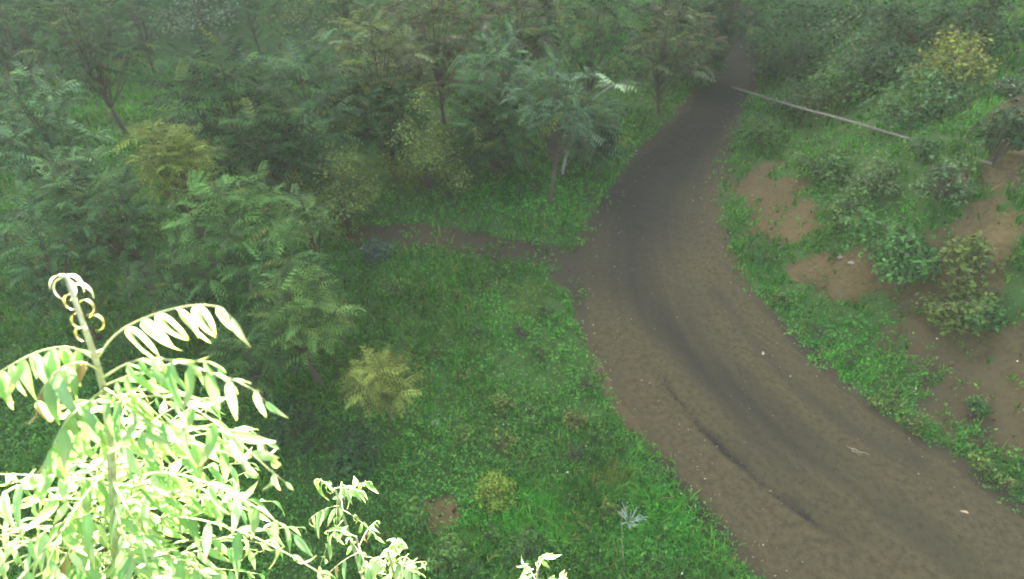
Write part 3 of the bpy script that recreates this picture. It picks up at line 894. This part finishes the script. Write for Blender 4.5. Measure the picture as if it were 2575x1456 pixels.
# the rest of the crown, leaves set in a spiral down the stem
sw = resample(STEM, 80)
for i in range(68):
    f = .40 + .60 * (i / 67) ** .8
    b = sw[int(min(79, f * 79))]
    az = i * 2.39996 + R.uniform(-.3, .3)
    L = R.uniform(.40, .62) * (.62 + .75 * f)
    o_ = np.array((math.cos(az), math.sin(az), 0))
    rise = R.uniform(.05, .35)
    e = b + o_ * L + np.array((0, 0, rise * L - .32 * L))
    m_ = b + o_ * L * .5 + np.array((0, 0, rise * L + .06))
    ms = LEAFLETS if R.random() < .74 else (YLEAF + LEAFLETS if R.random() < .8 else DEAD + YLEAF)
    NP.frond(bezier(b, m_, e, 8), R.randint(6, 8), ms, (.15, .8), own=(e[1] < b[1] or i % 3 == 0) and f < .75, start=.14)
NP.finish()

# sunlit tops of other young trees reaching up below the camera
def shoot(px, py, d, n, L, label, meshes, foot_xy, k=.8, down=.7):
    top = at_depth(px, py, d)
    ft = np.array((*foot_xy, 0.0)); ft[2] = float(height(*foot_xy))
    rt = link('sapling', None, loc=tuple(ft)); tag(rt, label, 'sapling', 'saplings with sunlit tops')
    mid = top * .6 + ft * .4; mid[:2] = top[:2] * .85 + ft[:2] * .15
    path = bezier(ft - (0, 0, .1), mid, top, 26)
    a = Acc(); a.tube(path - ft, np.linspace(.035, .005, 26), (.26, .27, .15), 7)
    link('trunk', a.mesh('trunk', True), M_STEM, rt)
    pl = NearPlant(rt, ft, 300, k)
    for i in range(n):
        b = top - np.array((0, 0, 1)) * (i / n) * down
        az = i * 2.4 + px
        o_ = np.array((math.cos(az), math.sin(az), 0))
        l = L * R.uniform(.75, 1.15) * (.75 + .6 * i / n)
        pl.frond(bezier(b, b + o_ * l * .45 + (0, 0, .16 * l), b + o_ * l * .95 - (0, 0, l * .35), 8), R.randint(3, 5), meshes, (.3, .8), start=.25, rr=.0028)
    pl.finish()
shoot(842, 1228, 3.3, 8, .24, 'slender sapling with a bright drooping top beside the near tree', LEAFLETS, (-1.05, 1.7), .95, .35)
shoot(895, 1350, 3.0, 6, .24, 'sapling with withered brown leaves below the slender sapling', DEAD + YLEAF + LEAFLETS[:2], (-.85, 1.35), .75, .3)
shoot(975, 1385, 2.9, 9, .15, 'sapling with blown out white leaves at the bottom of the frame', LEAFLETS + YLEAF, (-.6, 1.3), 1.0, .4)
shoot(1352, 1432, 3.1, 6, .16, 'small pale sapling tip at the bottom edge, apart from the others', LEAFLETS, (.15, 1.25), .7, .3)

# ------------------------------------------------------------------ small things
# fallen pole across the bank
a = Acc()
pp = [ground_at(*p) + np.array((0, 0, .16)) for p in ((1838, 230), (1905, 240), (1990, 268), (2150, 315), (2300, 365), (2440, 410), (2485, 427))]
p0, p1 = pp[0], pp[-1]
line = np.array([p0 + (p1 - p0) * t_ for t_ in np.linspace(0, 1, 24)])
gap = height(line[:, 0], line[:, 1]) - line[:, 2]
line[:, 2] += max(0, float(np.percentile(gap, 45)) + .01)
line += np.stack([.02 * waves(np.arange(24.) * .3, np.zeros(24), 1, s_) for s_ in (91, 92, 93)], 1)
o0 = line[0].copy()
a.tube(line - o0, np.linspace(.036, .03, 24), (.4, .38, .33), 9)
tag(link('pole', a.mesh('pole', True), M_POLE, loc=tuple(o0)), 'long pale weathered pole fallen across the bank from the edge of the track', 'pole')

def stone(px, py, size, label, mat=None, group=None):
    g = ground_at(px, py)
    import bmesh
    bm = bmesh.new(); bmesh.ops.create_icosphere(bm, subdivisions=2, radius=1)
    rr = random.Random(px)
    sx = (size * rr.uniform(.9, 1.3), size * rr.uniform(.7, 1), size * .55)
    for v in bm.verts:
        k = 1 + .22 * math.sin(3.1 * v.co.x + px) * math.cos(2.7 * v.co.y) + rr.uniform(-.08, .08)
        v.co = Vector((v.co.x * sx[0] * k, v.co.y * sx[1] * k, v.co.z * sx[2] * k))
    me = bpy.data.meshes.new('stone'); bm.to_mesh(me); bm.free()
    tag(link('stone', me, mat or M_STONE, loc=(g[0], g[1], g[2] + size * .3)), label, 'stone', group)
M_WHITE = solid_mat('pale stone', (.22, .19, .14), scale=18)
stone(2112, 650, .07, 'pale stone lying on the bare earth of the bank', M_WHITE)
stone(2140, 662, .06, 'dark stone next to the pale stone on the bank')
stone(1083, 1050, .05, 'small white stone among the weeds in the middle of the grass', M_WHITE)
stone(1095, 1066, .10, 'grey stone in the weeds beside the small white stone')
stone(1822, 1284, .035, 'small pale stone at the grassy edge of the track', M_WHITE)
stone(1848, 1303, .03, 'tiny pale stone on the track just off the grass', M_WHITE)

def dead_leaf(px, py, size, color, label):
    g = ground_at(px, py)
    me = leaflet_mesh('fallen_leaf', size, size * .28, .1, .15, color, tuple(c * .8 for c in color))
    me.materials.append(M_DRY)
    o = tag(link('fallen_leaf', me, None, loc=(g[0], g[1], g[2] + .075)), label, 'leaf')
    o.rotation_euler = (R.uniform(-.2, .2), R.uniform(-.2, .2), R.uniform(0, 6.3))
dead_leaf(2430, 1297, .13, (.34, .24, .13), 'dry tan leaf lying alone on the track')
dead_leaf(1915, 899, .12, (.32, .27, .2), 'dull pale leaf lying where the track bends')
dead_leaf(1478, 862, .10, (.42, .2, .13), 'reddish dry leaf at the inner edge of the track')

def twig(px, py, label, color, n=5, L=.2):
    g = ground_at(px, py)
    a = Acc()
    for k in range(n):
        az = R.uniform(0, 6.28); b = np.array((R.uniform(-.06, .06), R.uniform(-.06, .06), .03))
        e = b + np.array((math.cos(az), math.sin(az), R.uniform(.05, .3))) * L * R.uniform(.5, 1)
        a.tube(bezier(b, (b + e) / 2 + (0, 0, .05), e, 5), np.linspace(.008, .003, 5), color, 5)
    tag(link('twig', a.mesh('twig', True), M_DRY, loc=(g[0], g[1], g[2] + .05)), label, 'twig')
twig(2145, 1140, 'broken pale twig lying on the middle of the track', (.26, .2, .15))
twig(915, 628, 'white twig poking out at the end of the side path', (.75, .75, .72), 3, .25)

# silvery dead weed, and a bent dry stalk
g = ground_at(1580, 1325)
rt = link('dead_weed', None, loc=tuple(g)); tag(rt, 'silvery dead weed with wiry pale twigs in the grass beside the track', 'weed')
a = Acc()
for k in range(26):
    az = R.uniform(0, 6.28); s_ = R.uniform(.15, .36)
    a.tube(bezier((0, 0, 0), (math.cos(az) * s_ * .2, math.sin(az) * s_ * .2, s_), (math.cos(az) * s_ * .75, math.sin(az) * s_ * .75, s_ * 1.15), 6), np.linspace(.004, .0025, 6), (.55, .56, .55), 4)
link('stem', a.mesh('stem', True), M_DRY, rt)
g = ground_at(1572, 1440)
a = Acc(); a.tube(bezier((0, 0, 0), (-.1, .2, .5), (-.05, .55, .75), 14), np.linspace(.007, .003, 14), (.26, .24, .12), 5)
for k in range(6):
    b = np.array((-.06 + .01 * k, .5 + .015 * k, .70 + .01 * k))
    a.tube([b, b + (R.uniform(-.06, .06), .05, R.uniform(.02, .06))], (.004, .002), (.45, .4, .22), 4)
tag(link('grass_stalk', a.mesh('grass_stalk', True), M_DRY, loc=tuple(g)), 'tall bent dry grass stalk below the silvery weed', 'stalk')

# long reaching branch of the greyish tree, over the verge
def bough(px0, px1, zc, label):
    p = [on_plane(px, py, z) for (px, py), z in zip((px0, px1), zc)]
    ft = np.array((p[0][0], p[0][1], float(height(p[0][0], p[0][1]))))
    rt = link('sapling', None, loc=tuple(ft)); tag(rt, label, 'sapling')
    a = Acc()
    a.tube(bezier((0, 0, -.1), (p[0] - ft) * (1, 1, .9), p[1] - ft, 16), np.linspace(.05, .015, 16), (.3, .27, .24), 6)
    link('trunk', a.mesh('trunk', True), M_DRY, rt)
    b = Acc()
    crown_of_fronds(b, [(p[1] - ft, np.array((.5, 0, .3)))], 7, .75, (.16, .22, .12))
    link('crown', b.mesh('crown'), M_LEAF, rt)
bough((1430, 255), (1545, 212), (2.0, 2.6), 'bare sided sapling holding out one spray of pale leaves by the far bend')
bough((1420, 345), (1478, 325), (1.2, 1.6), 'short sapling with one pale spray below the far bend')

# tiny white flowers and pale litter along the verges
x, y, z, d, b = grow(2600, 3.4, 22, .3)
m = (N.random(len(x)) < .16) & (d < 4)
pts = np.stack([x, y, z + .10 + .06 * N.random(len(x))], 1)[m]
V, T, C = leaf_quads(pts, .014 + .014 * N.random(len(pts)), np.array((.75, .75, .7))[None] * N.uniform(.5, 1.1, (len(pts), 1)), None, tilt=.5)
tag(link('wildflowers', mesh_np('wildflowers', V, T, C), M_LEAF), 'tiny white wildflowers dotted over the grass beside the track', 'flowers', kind='stuff')
yy = 4 + 22 * N.random(1500); k = N.integers(0, ROWS, 1500); tt = N.choice([0, 1], 1500)
e = np.where(tt[:, None] == 0, EDGE_L[k] + (EDGE_R[k] - EDGE_L[k]) * (N.random((1500, 1)) ** 2 * .25), EDGE_R[k] + (EDGE_L[k] - EDGE_R[k]) * (N.random((1500, 1)) ** 2 * .25))
q = RUT_A[N.integers(0, 60, 420)] + N.normal(0, .06, (420, 2))
pts = np.concatenate([e, np.full((1500, 1), .035)], 1)
V, T, C = leaf_quads(pts, .008 + .02 * N.random(1500) ** 3, np.array((.25, .2, .14))[None] * N.uniform(.4, 1.5, (1500, 1)), None, tilt=.3)
pr = np.concatenate([q, np.full((420, 1), .0)], 1)
V2, T2, C2 = leaf_quads(pr, .012 + .03 * N.random(420) ** 2, np.array((.03, .027, .02))[None] * N.choice([.5, 1, 1.5, 7], (420, 1), p=[.4, .35, .22, .03]), None, tilt=.5)
V, T, C = np.concatenate([V, V2]), np.concatenate([T, T2 + len(V)]), np.concatenate([C, C2])
tag(link('leaf_litter', mesh_np('leaf_litter', V, T, C), M_DRY), 'crumbs of dry leaves and grit along the edges of the track', 'litter', kind='stuff')

n_ = 900
k = N.integers(20, ROWS - 150, n_); tt = N.random((n_, 1))
c2 = EDGE_L[k] * (1 - tt) + EDGE_R[k] * tt
sz = .008 + .022 * N.random(n_) ** 4
octa = np.array([(1, 0, 0), (0, 1, 0), (-1, 0, 0), (0, -1, 0), (0, 0, .8), (0, 0, -.8)], float)
of = np.array([(0, 1, 4), (1, 2, 4), (2, 3, 4), (3, 0, 4), (1, 0, 5), (2, 1, 5), (3, 2, 5), (0, 3, 5)])
V = (octa[None] * N.uniform(.7, 1.3, (n_, 6, 1)) * sz[:, None, None] + np.concatenate([c2, np.full((n_, 1), .012)], 1)[:, None, :]).reshape(-1, 3)
T = (of[None] + 6 * np.arange(n_)[:, None, None]).reshape(-1, 3)
tag(link('gravel', mesh_np('gravel', V, T, np.repeat(np.array((.065, .055, .032))[None] * N.uniform(.5, 1.5, (n_, 1)), 6, axis=0)), M_DRY), 'loose grit and little stones scattered on the dirt track', 'gravel', kind='stuff')

x, y = scatter(9000, -30, 40, 3.4, 26)
ts = track_side(x, y); b = bare(x, y, *ts)
m_ = (b > .55) & (ts[0] > .1) & (N.random(len(x)) < .75)
x, y = x[m_], y[m_]; n_ = len(x)
ctr = np.stack([x, y, height(x, y, (ts[0][m_], ts[1][m_])) + .005], 1)
sz = .012 + .05 * N.random(n_) ** 4
V = (octa[None] * N.uniform(.6, 1.3, (n_, 6, 3)) * sz[:, None, None] + ctr[:, None, :]).reshape(-1, 3)
T = (of[None] + 6 * np.arange(n_)[:, None, None]).reshape(-1, 3)
tag(link('clods', mesh_np('clods', V, T, np.repeat(np.array((.085, .064, .028))[None] * N.uniform(.4, 1.7, (n_, 1)), 6, axis=0)), M_DRY), 'small clods and crumbs of earth on the bare patches of the bank', 'clods', kind='stuff')

# ------------------------------------------------------------------ haze
m, nt, out = new_mat('haze')
pv = nt.nodes.new('ShaderNodeVolumePrincipled')
pv.inputs['Color'].default_value = (.97, 1.0, .86, 1)
pv.inputs['Density'].default_value = .0006  # thin haze added to imitate the veil on the lens
pv.inputs['Anisotropy'].default_value = .0
nt.links.new(pv.outputs[0], out.inputs['Volume'])
lo, hi = (-300, -200, -11), (300, 360, 84)
V = [(x_, y_, z_) for x_ in (lo[0], hi[0]) for y_ in (lo[1], hi[1]) for z_ in (lo[2], hi[2])]
F = np.array([(0, 1, 3, 2), (4, 6, 7, 5), (0, 4, 5, 1), (2, 3, 7, 6), (0, 2, 6, 4), (1, 5, 7, 3)])
tag(link('haze', mesh_np('haze', V, F), m), 'thin pale haze added over the whole slope for the lens veil', 'haze', kind='stuff')
